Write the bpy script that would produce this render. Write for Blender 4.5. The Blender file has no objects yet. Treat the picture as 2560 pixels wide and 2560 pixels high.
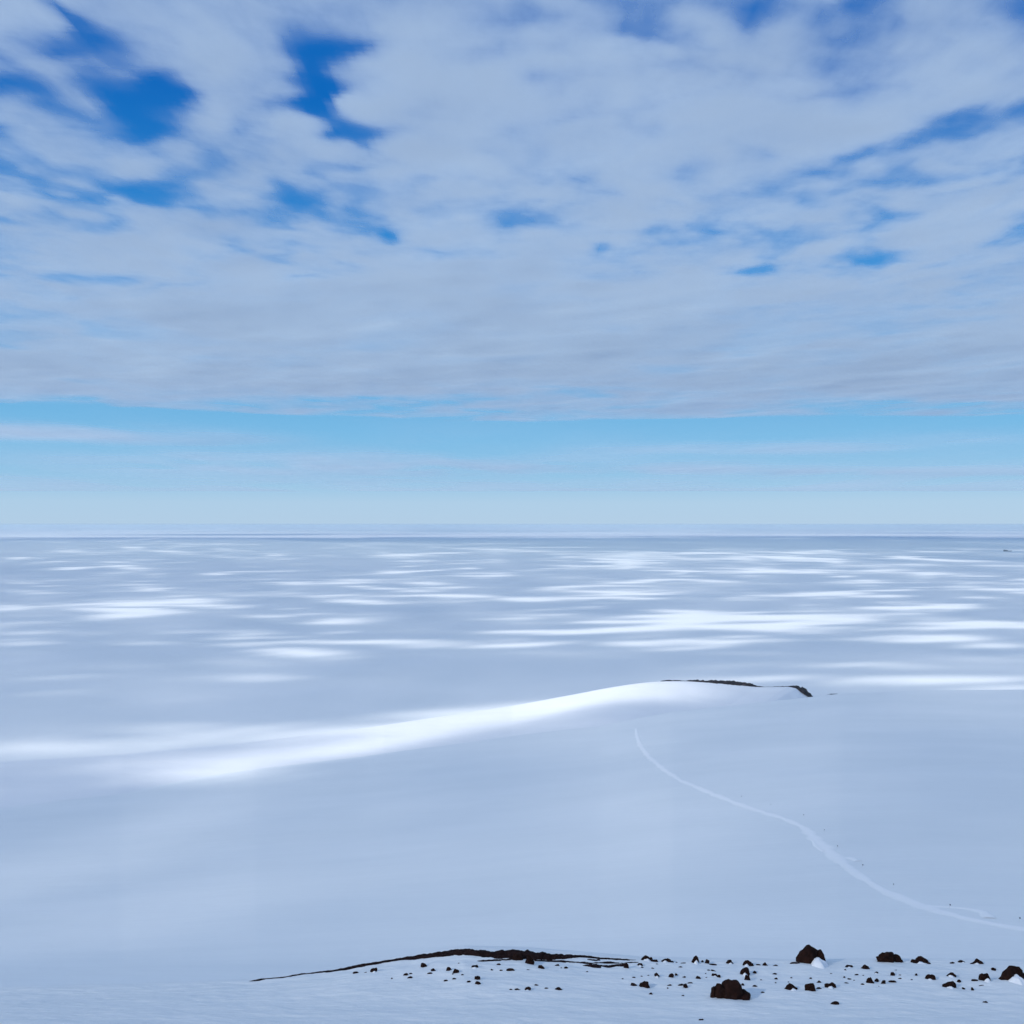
import bpy, bmesh, math, random
import numpy as np
from mathutils import Vector, noise as mnoise

# ------------------------------------------------------------------ camera, sky, sun
SC = bpy.context.scene
COL = SC.collection
F = 1280.0 / math.tan(math.radians(25))      # lens length in units of the 2560 frame
HY = 1311.0                                  # row of the true horizon
PLAIN = -250.0                               # ice plain, metres below the eye
CLOUD = 2000.0                               # cloud base above the eye

cam = bpy.data.cameras.new("camera")
cam.sensor_width = 36
cam.lens = 18 / math.tan(math.radians(25))
cam.shift_y = -(1280.0 - HY) / 2560.0
cam.clip_start = 0.5
cam.clip_end = 400000
camo = bpy.data.objects.new("camera", cam)
camo.rotation_euler = (math.radians(90), 0, 0)
COL.objects.link(camo)
SC.camera = camo

SUN_EL = math.radians(25)
SUN_AZ = Vector((-0.80, -0.60, 0)).normalized()
TO_SUN = Vector((SUN_AZ.x * math.cos(SUN_EL), SUN_AZ.y * math.cos(SUN_EL), math.sin(SUN_EL)))

w = bpy.data.worlds.new("World")
SC.world = w
w.use_nodes = True
nt = w.node_tree
nt.nodes.clear()
wo = nt.nodes.new("ShaderNodeOutputWorld")
bg = nt.nodes.new("ShaderNodeBackground")
sky = nt.nodes.new("ShaderNodeTexSky")
sky.sky_type = 'NISHITA'
sky.sun_disc = False
sky.sun_elevation = SUN_EL
sky.sun_rotation = math.atan2(SUN_AZ.x, SUN_AZ.y)
sky.altitude = 300
sky.air_density = 1.0
sky.dust_density = 0.0
sky.ozone_density = 2.0
hs = nt.nodes.new("ShaderNodeHueSaturation")
hs.inputs['Saturation'].default_value = 1.0
hs.inputs['Value'].default_value = 1.0
nt.links.new(sky.outputs[0], hs.inputs['Color'])
nt.links.new(hs.outputs[0], bg.inputs['Color'])
bg.inputs['Strength'].default_value = 0.12
# polar air: deep blue overhead paling to a milky cyan at the horizon
tcw = nt.nodes.new("ShaderNodeTexCoord")
sepw = nt.nodes.new("ShaderNodeSeparateXYZ")
nt.links.new(tcw.outputs['Generated'], sepw.inputs[0])
rmp = nt.nodes.new("ShaderNodeValToRGB")
SKY = [(0.0, (0.43, 0.605, 0.79)), (0.02, (0.41, 0.605, 0.80)), (0.04, (0.29, 0.55, 0.79)), (0.075, (0.19, 0.49, 0.78)),
       (0.10, (0.15, 0.45, 0.76)), (0.20, (0.03, 0.28, 0.69)), (0.36, (0.0, 0.132, 0.50)), (1.0, (0.0, 0.08, 0.35))]
el = rmp.color_ramp.elements
el[0].position, el[0].color = SKY[0][0], (*SKY[0][1], 1)
el[1].position, el[1].color = SKY[-1][0], (*SKY[-1][1], 1)
for p_, c_ in SKY[1:-1]:
    el.new(p_).color = (*c_, 1)
nt.links.new(sepw.outputs['Z'], rmp.inputs[0])
bg2 = nt.nodes.new("ShaderNodeBackground")
nt.links.new(rmp.outputs[0], bg2.inputs['Color'])
bg2.inputs['Strength'].default_value = 0.94
mxw = nt.nodes.new("ShaderNodeMixShader")
mxw.inputs[0].default_value = 0.97
nt.links.new(bg.outputs[0], mxw.inputs[1]); nt.links.new(bg2.outputs[0], mxw.inputs[2])
nt.links.new(mxw.outputs[0], wo.inputs['Surface'])

sl = bpy.data.lights.new("sun", 'SUN')
sl.energy = 5.0
sl.angle = math.radians(0.5)
sl.color = (1.0, 0.97, 0.90)
so = bpy.data.objects.new("sun", sl)
so.rotation_euler = TO_SUN.to_track_quat('Z', 'Y').to_euler()
so.location = (0, 0, 500)
COL.objects.link(so)

SC.view_settings.view_transform = 'Standard'
SC.view_settings.look = 'None'
SC.view_settings.exposure = 0.10
SC.view_settings.gamma = 1.0
SC.render.engine = 'CYCLES'
SC.cycles.max_bounces = 8
SC.cycles.volume_bounces = 2
SC.cycles.diffuse_bounces = 5
SC.cycles.transparent_max_bounces = 12
SC.cycles.use_denoising = True


# ------------------------------------------------------------------ helpers
def tag(o, label=None, cat=None, group=None, kind=None):
    if label: o["label"] = label
    if cat: o["category"] = cat
    if group: o["group"] = group
    if kind: o["kind"] = kind
    return o


def mesh_obj(name, verts, faces, mat, parent=None, smooth=True):
    me = bpy.data.meshes.new(name)
    me.from_pydata([tuple(v) for v in verts], [], [tuple(f) for f in faces])
    if smooth:
        me.polygons.foreach_set("use_smooth", [True] * len(me.polygons))
    me.update()
    o = bpy.data.objects.new(name, me)
    if mat: me.materials.append(mat)
    COL.objects.link(o)
    if parent: o.parent = parent
    return o


def grid_obj(name, X, Y, Z, mat):
    """X, Y, Z are (rows, cols) arrays; fast quad sheet."""
    r, c = X.shape
    me = bpy.data.meshes.new(name)
    co = np.stack([X, Y, Z], -1).reshape(-1, 3).astype(np.float32)
    i = np.arange(r * c).reshape(r, c)
    q = np.stack([i[:-1, :-1], i[:-1, 1:], i[1:, 1:], i[1:, :-1]], -1).reshape(-1, 4).astype(np.int32)
    me.vertices.add(len(co)); me.vertices.foreach_set("co", co.ravel())
    me.loops.add(q.size); me.loops.foreach_set("vertex_index", q.ravel())
    me.polygons.add(len(q))
    me.polygons.foreach_set("loop_start", np.arange(0, q.size, 4, dtype=np.int32))
    me.update(calc_edges=True)
    me.validate()
    me.polygons.foreach_set("use_smooth", np.ones(len(q), dtype=bool))
    me.update()
    me.materials.append(mat)
    o = bpy.data.objects.new(name, me)
    COL.objects.link(o)
    return o


_rng = np.random.RandomState(7)
_perm = _rng.rand(512, 512)


def vnoise(x, y, seed=0):
    x = np.asarray(x, float) + seed * 37.31; y = np.asarray(y, float) + seed * 91.7
    xi = np.floor(x).astype(int); yi = np.floor(y).astype(int)
    fx = x - xi; fy = y - yi
    fx = fx * fx * fx * (fx * (fx * 6 - 15) + 10); fy = fy * fy * fy * (fy * (fy * 6 - 15) + 10)
    a = _perm[xi & 511, yi & 511]; b = _perm[(xi + 1) & 511, yi & 511]
    c = _perm[xi & 511, (yi + 1) & 511]; d = _perm[(xi + 1) & 511, (yi + 1) & 511]
    return (a * (1 - fx) + b * fx) * (1 - fy) + (c * (1 - fx) + d * fx) * fy * 1.0


def fbm(x, y, octaves=5, seed=0, gain=0.5):
    s = 0; a = 1; n = 0
    for k in range(octaves):
        ca, sa = math.cos(k * 1.1), math.sin(k * 1.1)
        s = s + a * (vnoise((x * ca - y * sa) * 2 ** k, (x * sa + y * ca) * 2 ** k, seed + k) - 0.5)
        n += a; a *= gain
    return s / n * 2          # about -1..1, mostly within +-0.6


def sstep(a, b, v):
    t = np.clip((v - a) / (b - a), 0, 1)
    return t * t * (3 - 2 * t)


def PX(u):
    return 1280 + u * F


# ------------------------------------------------------------------ materials
def nodes_of(name):
    m = bpy.data.materials.new(name)
    m.use_nodes = True
    n = m.node_tree
    n.nodes.clear()
    out = n.nodes.new("ShaderNodeOutputMaterial")
    return m, n, out


def noise_tex(n, scale, detail=5, rough=0.55, src=None, stretch=None):
    tc = n.nodes.new("ShaderNodeTexCoord")
    t = n.nodes.new("ShaderNodeTexNoise")
    t.inputs['Scale'].default_value = scale
    t.inputs['Detail'].default_value = detail
    t.inputs['Roughness'].default_value = rough
    if stretch:
        mp = n.nodes.new("ShaderNodeMapping")
        mp.inputs['Scale'].default_value = stretch[:3]
        if len(stretch) > 3: mp.inputs['Rotation'].default_value = (0, 0, stretch[3])
        n.links.new(tc.outputs['Object'], mp.inputs['Vector'])
        n.links.new(mp.outputs[0], t.inputs['Vector'])
    else:
        n.links.new(tc.outputs['Object'], t.inputs['Vector'])
    return t


def ramp(n, src, stops):
    r = n.nodes.new("ShaderNodeValToRGB")
    e = r.color_ramp.elements
    e[0].position, e[0].color = stops[0][0], (*stops[0][1], 1)
    e[1].position, e[1].color = stops[-1][0], (*stops[-1][1], 1)
    for p, c in stops[1:-1]:
        x = e.new(p); x.color = (*c, 1)
    n.links.new(src, r.inputs[0])
    return r


def snow_mat(name, c0, c1, tex_scale, stretch, bumps):
    """bumps: list of (scale, stretch, distance, strength)"""
    m, n, out = nodes_of(name)
    p = n.nodes.new("ShaderNodeBsdfPrincipled")
    p.inputs['Roughness'].default_value = 0.75
    p.inputs['Specular IOR Level'].default_value = 0.15
    t = noise_tex(n, tex_scale, 6, 0.6, stretch=stretch)
    r = ramp(n, t.outputs['Fac'], [(0.3, c0), (0.7, c1)])
    n.links.new(r.outputs[0], p.inputs['Base Color'])
    prev = None
    for sc, st, dist, stren in bumps:
        bt = noise_tex(n, sc, 5, 0.6, stretch=st)
        b = n.nodes.new("ShaderNodeBump")
        b.inputs['Distance'].default_value = dist
        b.inputs['Strength'].default_value = stren
        n.links.new(bt.outputs['Fac'], b.inputs['Height'])
        if prev: n.links.new(prev.outputs[0], b.inputs['Normal'])
        prev = b
    if prev: n.links.new(prev.outputs[0], p.inputs['Normal'])
    n.links.new(p.outputs[0], out.inputs['Surface'])
    return m


def rock_mat(name, dark, light, scale):
    m, n, out = nodes_of(name)
    p = n.nodes.new("ShaderNodeBsdfPrincipled")
    p.inputs['Roughness'].default_value = 0.9
    p.inputs['Specular IOR Level'].default_value = 0.1
    t = noise_tex(n, scale, 8, 0.65)
    r = ramp(n, t.outputs['Fac'], [(0.35, dark), (0.7, light)])
    n.links.new(r.outputs[0], p.inputs['Base Color'])
    bt = noise_tex(n, scale * 4, 8, 0.7)
    b = n.nodes.new("ShaderNodeBump")
    b.inputs['Distance'].default_value = 0.12 / scale
    b.inputs['Strength'].default_value = 0.8
    n.links.new(bt.outputs['Fac'], b.inputs['Height'])
    n.links.new(b.outputs[0], p.inputs['Normal'])
    n.links.new(p.outputs[0], out.inputs['Surface'])
    return m


M_PLAIN = snow_mat("plain_snow", (0.84, 0.865, 0.87), (0.89, 0.905, 0.91), 0.004, (1, 1, 1),
                   [(0.02, (0.6, 1, 1, 0.5), 1.5, 0.5)])
M_SLOPE = snow_mat("slope_snow", (0.82, 0.85, 0.86), (0.885, 0.905, 0.91), 0.012, (0.5, 1, 1, 0.3),
                   [(0.05, (0.4, 1, 1, 0.3), 1.2, 0.6), (0.5, (0.35, 1, 1, 0.3), 0.12, 0.6)])
M_HILL = snow_mat("hill_snow", (0.83, 0.845, 0.87), (0.88, 0.89, 0.91), 0.02, (0.5, 1, 1),
                  [(0.06, (0.4, 1, 1, 0.3), 0.8, 0.6)])
M_LEDGE = snow_mat("ledge_snow", (0.80, 0.835, 0.845), (0.855, 0.875, 0.88), 0.8, (0.5, 1, 1, 0.3),
                   [(1.2, (0.45, 1.3, 1, 0.35), 0.09, 0.9), (9.0, (0.5, 1.2, 1, 0.35), 0.016, 0.8)])
M_DRIFT = snow_mat("drift_snow", (0.86, 0.875, 0.90), (0.91, 0.92, 0.93), 2.0, (1, 1, 1),
                   [(6.0, (1, 1, 1), 0.03, 0.6)])
M_ROCK = rock_mat("brown_rock", (0.011, 0.005, 0.0035), (0.034, 0.013, 0.009), 6.0)
M_SCREE = rock_mat("black_scree", (0.012, 0.006, 0.006), (0.028, 0.013, 0.012), 5.0)
M_FARROCK = rock_mat("far_rock", (0.010, 0.008, 0.010), (0.045, 0.028, 0.026), 0.15)


# ------------------------------------------------------------------ relief of the place
_EP = np.array([-3000, -600, 0, 300, 640, 900, 1280, 1500, 1680, 1860, 2000, 2100, 2300, 2560, 3200, 6000.])
_ER = np.array([2030, 2030, 2012, 1978, 1928, 1897, 1846, 1815, 1784, 1764, 1749, 1738, 1729, 1727, 1727, 1727.])
_ED = np.array([960, 960, 980, 1025, 1075, 1120, 1180, 1215, 1240, 1262, 1280, 1290, 1305, 1320, 1340, 1340.])


def z_slope(x, y):
    x = np.asarray(x, float); y = np.asarray(y, float)
    p = PX(x / y)
    De = np.interp(p, _EP, _ED)
    te = (np.interp(p, _EP, _ER) - HY) / F
    ze = te * De
    B = (ze - 100) / np.log(De / 250)
    z = -100 - B * np.log(np.maximum(y, 1) / 250)
    near = -(0.40 + (250 - y) * 0.00032) * y
    z = np.where(y < 250, near, z)
    d = np.maximum(y - De, 0)
    z = np.where(y > De, -ze - B / De * d - 0.0016 * d * d, z)
    amp = sstep(60, 300, y)
    z = z + amp * (0.9 * fbm(x / 140, y / 90, 2, 3) + 0.12 * fbm(x / 45, y / 30, 1, 5))
    h = np.clip(z - PLAIN, -200, 400)
    k = 2.5
    return PLAIN + np.where(h > 50, h, k * np.log1p(np.exp(np.minimum(h, 50) / k))) - 0.35


_HP = np.array([-1500, 0, 300, 640, 960, 1280, 1440, 1560, 1650, 1720, 1800, 1900, 1975, 1995, 2034, 2075, 2112, 2160, 2400, 3000.])
_HR = np.array([1952, 1907, 1888, 1856, 1812, 1764, 1735, 1712, 1701, 1701, 1706, 1717, 1716, 1719, 1744, 1735, 1736, 1745, 1762, 1775.])
_HD = np.array([1050, 1120, 1160, 1240, 1320, 1420, 1450, 1475, 1490, 1495, 1495, 1490, 1480, 1475, 1470, 1465, 1460, 1460, 1450, 1450.])


_hpx = np.arange(-1500, 3001, 5.0)
_hrow = np.interp(_hpx, _HP, _HR)
_ksz = np.hanning(51); _ksz /= _ksz.sum()
_hs = np.convolve(np.pad(_hrow, 25, mode='edge'), _ksz, mode='valid')
_mixw = sstep(1820, 1930, _hpx)
_HR2 = _hs * (1 - _mixw) + _hrow * _mixw


def z_hill(x, y):
    x = np.asarray(x, float); y = np.asarray(y, float)
    p = PX(x / y)
    yc = np.interp(p, _HP, _HD)
    zc = -(np.interp(p + 0.6 * np.clip(yc - y, -40, 160), _hpx, _HR2) - HY) / F * yc
    d = y - yc
    sf, sb, r = 0.055, 0.34, 12.0
    z = zc - ((sf + sb) / 2 * (np.sqrt(d * d + r * r) - r) + (sb - sf) / 2 * d)
    z = z + 0.5 * fbm(x / 70, y / 50, 4, 11)
    h = np.clip(z - PLAIN, -200, 300)
    k = 2.0
    return PLAIN + k * np.log1p(np.exp(np.minimum(h, 150) / k)) - 0.25


_CP = np.array([-2500, -300, 0, 300, 480, 620, 800, 1000, 1160, 1300, 1450, 1600, 1800, 2000, 2200, 2400, 2560, 2900, 5000.])
_CR = np.array([2490, 2482, 2474, 2466, 2460, 2453, 2433, 2398, 2377, 2380, 2391, 2401, 2404, 2406, 2404, 2405, 2406, 2406, 2406.])
YC = 32.5
BUMPS = []        # (x, y, radius, height): snow banked up round the rocks


def z_ledge0(x, y):
    x = np.asarray(x, float); y = np.asarray(y, float)
    p = PX(x / np.maximum(y, 24))
    zc = -(np.interp(p, _CP, _CR) - HY) / F * YC
    tb = (2560 - HY) / F
    zb = -tb * 27.0
    z1 = -1.65 + (zb + 1.65) * np.maximum(y, 0) / 27.0
    q = np.clip((y - 27) / (YC - 27), 0, 1)
    s_in = (zb + 1.65) / 27.0
    L = YC - 27
    sl_out = -0.06 - 0.14 * sstep(-0.4, -0.9, zc - zb)
    h00 = 2 * q ** 3 - 3 * q ** 2 + 1; h10 = q ** 3 - 2 * q ** 2 + q
    h01 = -2 * q ** 3 + 3 * q ** 2; h11 = q ** 3 - q ** 2
    z2 = h00 * zb + h10 * L * s_in * 0.55 + h01 * zc + h11 * L * sl_out
    d = np.maximum(y - YC, 0)
    d1 = np.minimum(d, 3.0)
    z3 = zc + sl_out * d1 - 0.16 * d1 * d1 - 1.05 * (d - d1)
    z = np.where(y < 27, z1, np.where(y < YC, z2, z3))
    fade = sstep(20, 27, y) * (1 - sstep(32, 34, y))
    z = z + fade * (0.05 * fbm(x / 2.6, y / 1.1, 4, 21) + 0.02 * fbm(x / 0.5 + 0.6 * y, y / 0.22, 3, 23))
    return z


def z_ledge(x, y):
    z = z_ledge0(x, y)
    for bx, by, br, bh in BUMPS:
        z = z + bh * np.exp(-(((x - bx) / br) ** 2 + ((y - by) / br) ** 2))
    return z


def hit(zf, px, row, y0, y1, n=1500):
    """where the sight line through (px,row) meets a surface"""
    u = (px - 1280) / F; t = (row - HY) / F
    ys = np.linspace(y0, y1, n)
    g = zf(u * ys, ys) + t * ys
    k = np.where(g >= 0)[0]
    y = ys[k[0]] if len(k) else ys[int(np.argmax(g))]
    return u * y, y, float(zf(np.array([u * y]), np.array([y]))[0])


# ------------------------------------------------------------------ the ground
ang = np.linspace(0, 2 * math.pi, 193)
rad = np.concatenate([[0.0], np.geomspace(200, 170000, 70)])
A, R_ = np.meshgrid(ang, rad)
tag(grid_obj("snow_plain", R_ * np.cos(A), R_ * np.sin(A), np.full(A.shape, PLAIN), M_PLAIN), kind="structure")

pa = np.concatenate([np.arange(-2900, -400, 50), np.arange(-400, 2960, 8), np.arange(2960, 5400, 50)])
ya = np.concatenate([np.arange(35, 250, 6), np.arange(250, 900, 6), np.arange(900, 1500, 4), np.arange(1500, 1640, 12)]).astype(float)
U, Y = np.meshgrid((pa - 1280) / F, ya)
tag(grid_obj("snow_slope", U * Y, Y, z_slope(U * Y, Y), M_SLOPE), kind="structure")

pa = np.concatenate([np.arange(-1500, 900, 12), np.arange(900, 2200, 2.5), np.arange(2200, 2900, 12)])
ya = np.arange(760, 1720, 5.0)
U, Y = np.meshgrid((pa - 1280) / F, ya)
tag(grid_obj("snow_hill", U * Y, Y, z_hill(U * Y, Y), M_HILL), kind="structure")


# ------------------------------------------------------------------ clouds
def soft(c):
    return np.where(c > 6, c, 0.55 * np.log1p(np.exp(np.minimum(c, 6) / 0.55)))


def cloud_density(x, y):
    """optical thickness before fine detail"""
    w1 = fbm(x / 1100, y / 1100, 4, 41); w2 = fbm(x / 1100, y / 1100, 4, 43)
    wx = x + 520 * w1; wy = y + 520 * w2
    n1 = fbm(wx / 2600, wy / 2600, 3, 51)
    a_ = wx / 430 + 0.15 * wy / 800; b_ = wy / 620
    fd = sstep(7000, 14000, y)
    n2 = fbm(a_, b_, 4, 53, 0.5) * (1 - fd) + fbm(a_ * 0.5, b_ * 0.6, 3, 53, 0.5) * fd
    c = 1.0 + 0.7 * sstep(4600, 11000, y) + 1.7 * n1 + 2.5 * n2 + 0.9 * (1 - fd) * fbm(x / 210, y / 300, 3, 59) + 1.6 * fd * fbm(x / 1500, y / 2200, 4, 57)
    # ---- gaps seen in the sky: (px, row, half width px, half height px, depth)
    gx_ = x + 150 * w2 + 90 * fbm(x / 300, y / 300, 3, 45); gy_ = y + 150 * w1 + 90 * fbm(x / 300, y / 300, 3, 47)
    for px, row, rx, ry, s in SKY_GAPS:
        cy = CLOUD * F / (HY - row); cx = (px - 1280) / F * cy
        sx = rx * cy / F; sy = ry * cy * cy / (CLOUD * F)
        ex = (gx_ - cx) / sx; ey = (gy_ - cy) / sy
        c = c - 0.8 * s * np.exp(-(ex * ex + ey * ey))
    for px, row, rx, ry, s in SKY_BANKS:
        cy = CLOUD * F / (HY - row); cx = (px - 1280) / F * cy
        sx = rx * cy / F; sy = ry * cy * cy / (CLOUD * F)
        c = c + s * np.exp(-(((x - cx) / sx) ** 2 + ((y - cy) / sy) ** 2))
    # ---- part of the deck that stands between the sun and the near ground
    k = (CLOUD - PLAIN) / TO_SUN.z
    gx = x - TO_SUN.x * k; gy = y - TO_SUN.y * k          # spot on the plain that this bit shades
    own = np.maximum(sstep(3800, 3300, y), sstep(300, 900, np.abs(x) - 0.47 * np.maximum(y, 0)))   # wholly outside the visible sky
    own = own * sstep(-9000, -7500, gx) * sstep(9000, 7500, gx) * sstep(-2500, -500, gy)
    q1 = fbm(gx / 230, gy / 260, 3, 71); q2 = fbm(gx / 230, gy / 260, 3, 75)
    hx = gx + 90 * q1; hy = gy + 90 * q2
    far = sstep(1500, 2600, gy)
    base = 2.0 + 0.8 * fbm(gx / 1500, gy / 900, 4, 61) + (0.5 + 0.9 * sstep(1000, 1250, gy) + 1.6 * far) * fbm(hx / 260, hy / 330, 6, 63, 0.66)
    base = base - 0.5 * far * sstep(-500, 1500, gx) * np.maximum(fbm(hx / 900, hy / 330, 4, 67), 0)
    base = base + 0.25 * sstep(1150, 600, gy)
    brk = np.clip(0.85 + 1.7 * fbm(gx / 300 + gy / 260, gy / 75 - gx / 420, 4, 77), 0.05, 1.7)
    for px, row, rx, ry, s, tilt in SUN_GAPS:
        cy = -PLAIN * F / (row - HY); cx = (px - 1280) / F * cy
        sx = rx * cy / F; sy = ry * cy * cy / (-PLAIN * F)
        dxp = (gx - cx) / sx
        dyp = (gy - cy + tilt * cy * cy / (-PLAIN * F) * rx * dxp) / sy
        dxp = dxp + 0.5 * q1; dyp = dyp + 0.55 * q2 * min(1.0, 160 / sy)
        base = base - 0.8 * s * brk * np.exp(-(np.abs(dxp) ** 1.6 + dyp * dyp))
    for cx, cy, sx, sy, s in HILL_GAPS:
        base = base - s * (brk * 0.6 + 0.4 if cx < -50 else 1.0) * np.exp(-(((hx - cx) / sx) ** 2 + ((hy - cy) / sy) ** 2) ** 1.3)
    c = c * (1 - own) + base * own
    # ---- far edge of the deck, then thin wisps out to the horizon
    p = PX(x / np.maximum(y, 3000))
    er = np.interp(p, [-3000, 0, 400, 700, 1000, 1300, 1500, 1700, 2000, 2560, 5000],
                   [1008, 1008, 1021, 1034, 1049, 1053, 1047, 1045, 1042, 1038, 1030])
    ed = CLOUD * F / (HY - er)
    e = sstep(1.012, 0.985, y / ed + 0.010 * fbm(x / 900, y / 1500, 3, 81) + 0.014 * fbm(x / 3500, y / 5000, 2, 83))
    thin = 1 - 0.45 * sstep(0.80, 0.99, y / ed)
    t0 = soft(c) * thin
    cap = 1.4 + 0.35 * far
    t1 = cap * np.tanh(soft(c * 1.6) / cap)
    return (t0 * (1 - own) + t1 * own) * e + (1 - e) * wisps(x, y)


def wisps(x, y):
    t = np.zeros_like(x)
    for px, row, rx, ry, s in WISPS:
        cy = CLOUD * F / (HY - row); cx = (px - 1280) / F * cy
        sx = 1.1 * rx * cy / F; sy = 1.2 * ry * cy * cy / (CLOUD * F)
        t = t + 1.35 * s * np.exp(-(((x - cx) / sx) ** 2 + ((y - cy) / sy) ** 2) ** 1.2)
    n = 0.75 + 1.0 * fbm(x / 3600, y / 9000, 3, 91)
    return np.maximum(t * n, 0)


SKY_GAPS = [(435, 215, 62, 44, 3.8), (335, 290, 55, 52, 3.8), (380, 245, 75, 50, 3.2), (300, 130, 110, 45, 1.0),
            (860, 138, 115, 28, 2.8), (800, 205, 62, 80, 4.2), (828, 280, 58, 75, 4.6), (910, 345, 120, 26, 3.6), (935, 378, 28, 24, 1.6),
            (750, 80, 130, 60, 0.9), (640, 120, 50, 90, 0.5),
            (70, 218, 62, 30, 2.6), (150, 35, 34, 70, 3.0), (215, 112, 70, 40, 1.3), (30, 40, 60, 60, 0.5),
            (1355, 185, 50, 28, 1.6), (1300, 170, 80, 50, 0.6), (1820, 45, 40, 60, 1.6), (2035, 60, 55, 65, 1.5), (1920, 20, 200, 40, 0.6), (2376, 275, 45, 26, 1.6),
            (2470, 240, 120, 45, 0.6), (2185, 372, 70, 26, 1.2), (340, 490, 110, 30, 1.8), (740, 490, 40, 26, 1.7), (830, 525, 70, 30, 1.0),
            (957, 588, 24, 20, 2.6), (1000, 575, 60, 20, .6), (1300, 545, 120, 32, 2.7), (1250, 570, 50, 18, 1.0), (1440, 570, 80, 26, 2.2), (1510, 628, 34, 20, 2.9), (1570, 630, 60, 14, 0.8),
            (1700, 585, 120, 32, 2.4), (1890, 672, 65, 18, 3.0), (2010, 660, 70, 14, 0.9), (2185, 648, 75, 24, 1.5), (2490, 592, 50, 24, 1.6), (230, 698, 125, 24, 2.5),
            (760, 690, 80, 15, 2.4), (660, 650, 60, 18, 1.0), (1900, 490, 60, 24, 0.8), (90, 598, 60, 14, 0.8), (1420, 440, 180, 30, 0.7),
            (1130, 440, 120, 26, 1.3), (560, 390, 60, 24, 0.7)]
SKY_BANKS = [(2070, 375, 120, 50, 1.5), (2250, 330, 90, 40, 0.7), (195, 245, 55, 75, 1.9), (60, 300, 90, 45, 1.0), (2150, 310, 150, 50, 1.4), (2530, 230, 60, 50, 0.8), (2200, 60, 80, 80, 0.9), (120, 170, 60, 30, 0.8), (100, 425, 150, 50, 1.3), (2520, 480, 120, 50, 1.2), (2000, 320, 150, 40, 0.6), (1700, 680, 90, 14, 0.6), (220, 400, 160, 40, 0.6), (480, 90, 90, 60, 0.7), (1500, 330, 500, 160, 1.2), (2200, 150, 350, 120, 1.2), (250, 620, 200, 50, 1.0), (1280, 760, 1600, 90, 1.6),
             (1280, 930, 2500, 70, 2.0), (600, 420, 250, 60, 0.8), (1050, 60, 200, 60, 0.7), (600, 300, 120, 90, 1.2), (100, 330, 140, 60, 1.3), (1050, 210, 160, 60, 1.2), (1150, 340, 140, 60, 0.8)]
WISPS = [(120, 1080, 330, 15, 1.3), (420, 1098, 240, 12, 0.7), (980, 1160, 420, 18, 1.0), (700, 1176, 300, 10, 0.7),
         (1500, 1175, 700, 10, 0.6), (1900, 1122, 260, 12, 0.8), (2350, 1180, 420, 9, 0.8), (2480, 1092, 200, 14, 0.35),
         (1500, 1262, 2400, 22, 1.0), (300, 1150, 300, 12, 0.3)]
# sunlit openings over the plain: (px, row, half width, half height, depth, tilt rows per px)
SUN_GAPS = [(300, 1530, 170, 12, 3.6, 0.12), (480, 1508, 130, 8, 2.6, 0.0), (250, 1420, 150, 7, 3.0, 0.0),
            (60, 1478, 90, 6, 2.4, 0.05), (360, 1462, 130, 6, 2.2, 0.1), (620, 1391, 140, 6, 2.4, 0.02),
            (600, 1430, 60, 6, 2.4, 0), (860, 1500, 150, 9, 3.0, 0.08), (690, 1540, 60, 6, 2.2, 0),
            (880, 1550, 80, 13, 3.4, 0.1), (640, 1588, 130, 16, 3.0, 0.03), (760, 1630, 150, 9, 2.6, 0.14),
            (1000, 1605, 140, 10, 2.0, 0.02), (60, 1582, 70, 8, 2.4, 0), (1100, 1460, 70, 12, 3.2, 0.1),
            (1270, 1440, 110, 8, 2.8, 0), (850, 1452, 70, 8, 2.4, 0), (1300, 1550, 90, 18, 3.4, 0.1),
            (1220, 1490, 120, 6, 2.6, 0), (1600, 1492, 170, 9, 3.2, 0), (1600, 1402, 220, 8, 3.0, 0),
            (1560, 1572, 90, 7, 3.2, 0), (1800, 1540, 280, 13, 3.4, -0.02), (1950, 1568, 120, 22, 3.4, -0.1),
            (2020, 1490, 130, 10, 2.6, 0), (2280, 1520, 150, 18, 3.4, -0.08), (2430, 1562, 180, 10, 3.2, 0),
            (2420, 1440, 200, 10, 2.6, 0.06), (2250, 1598, 200, 8, 3.2, 0), (2500, 1476, 140, 10, 2.4, 0),
            (2150, 1455, 150, 8, 2.4, 0), (1950, 1430, 150, 8, 2.4, 0), (2540, 1635, 70, 12, 3.4, -0.1),
            (1450, 1652, 90, 6, 3.0, 0), (1820, 1664, 130, 6, 2.0, -0.03), (2190, 1665, 140, 9, 3.2, 0.03),
            (2050, 1700, 280, 15, 5.0, 0), (2420, 1712, 260, 14, 6.0, 0), (2150, 1716, 260, 7, 4.0, 0), (2500, 1705, 140, 8, 1.5, 0),
            (1900, 1665, 250, 12, 1.4, 0), (100, 1700, 130, 10, 2.0, 0), (200, 1692, 60, 6, 1.6, 0),
            (120, 1732, 160, 12, 2.2, 0), (1200, 1672, 120, 8, 1.8, 0.02), (450, 1822, 160, 14, 2.4, 0.05),
            (1150, 1715, 100, 10, 1.4, 0.04), (60, 1880, 150, 15, 2.6, 0.06), (330, 1885, 200, 11, 1.9, 0.08), (180, 1858, 200, 7, 1.6, 0.05), (120, 1925, 180, 7, 1.8, 0.1),
            (600, 1905, 150, 15, 2.2, 0.08), (0, 1915, 140, 10, 2.6, 0.05), (100, 1985, 170, 9, 2.6, 0.12), (60, 1960, 150, 7, 2.2, 0.1), (420, 1930, 130, 8, 2.0, 0.1),
            (300, 1945, 120, 9, 1.5, 0.12), (900, 1840, 220, 30, 2.6, 0.12)]
_r = random.Random(4)
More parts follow.
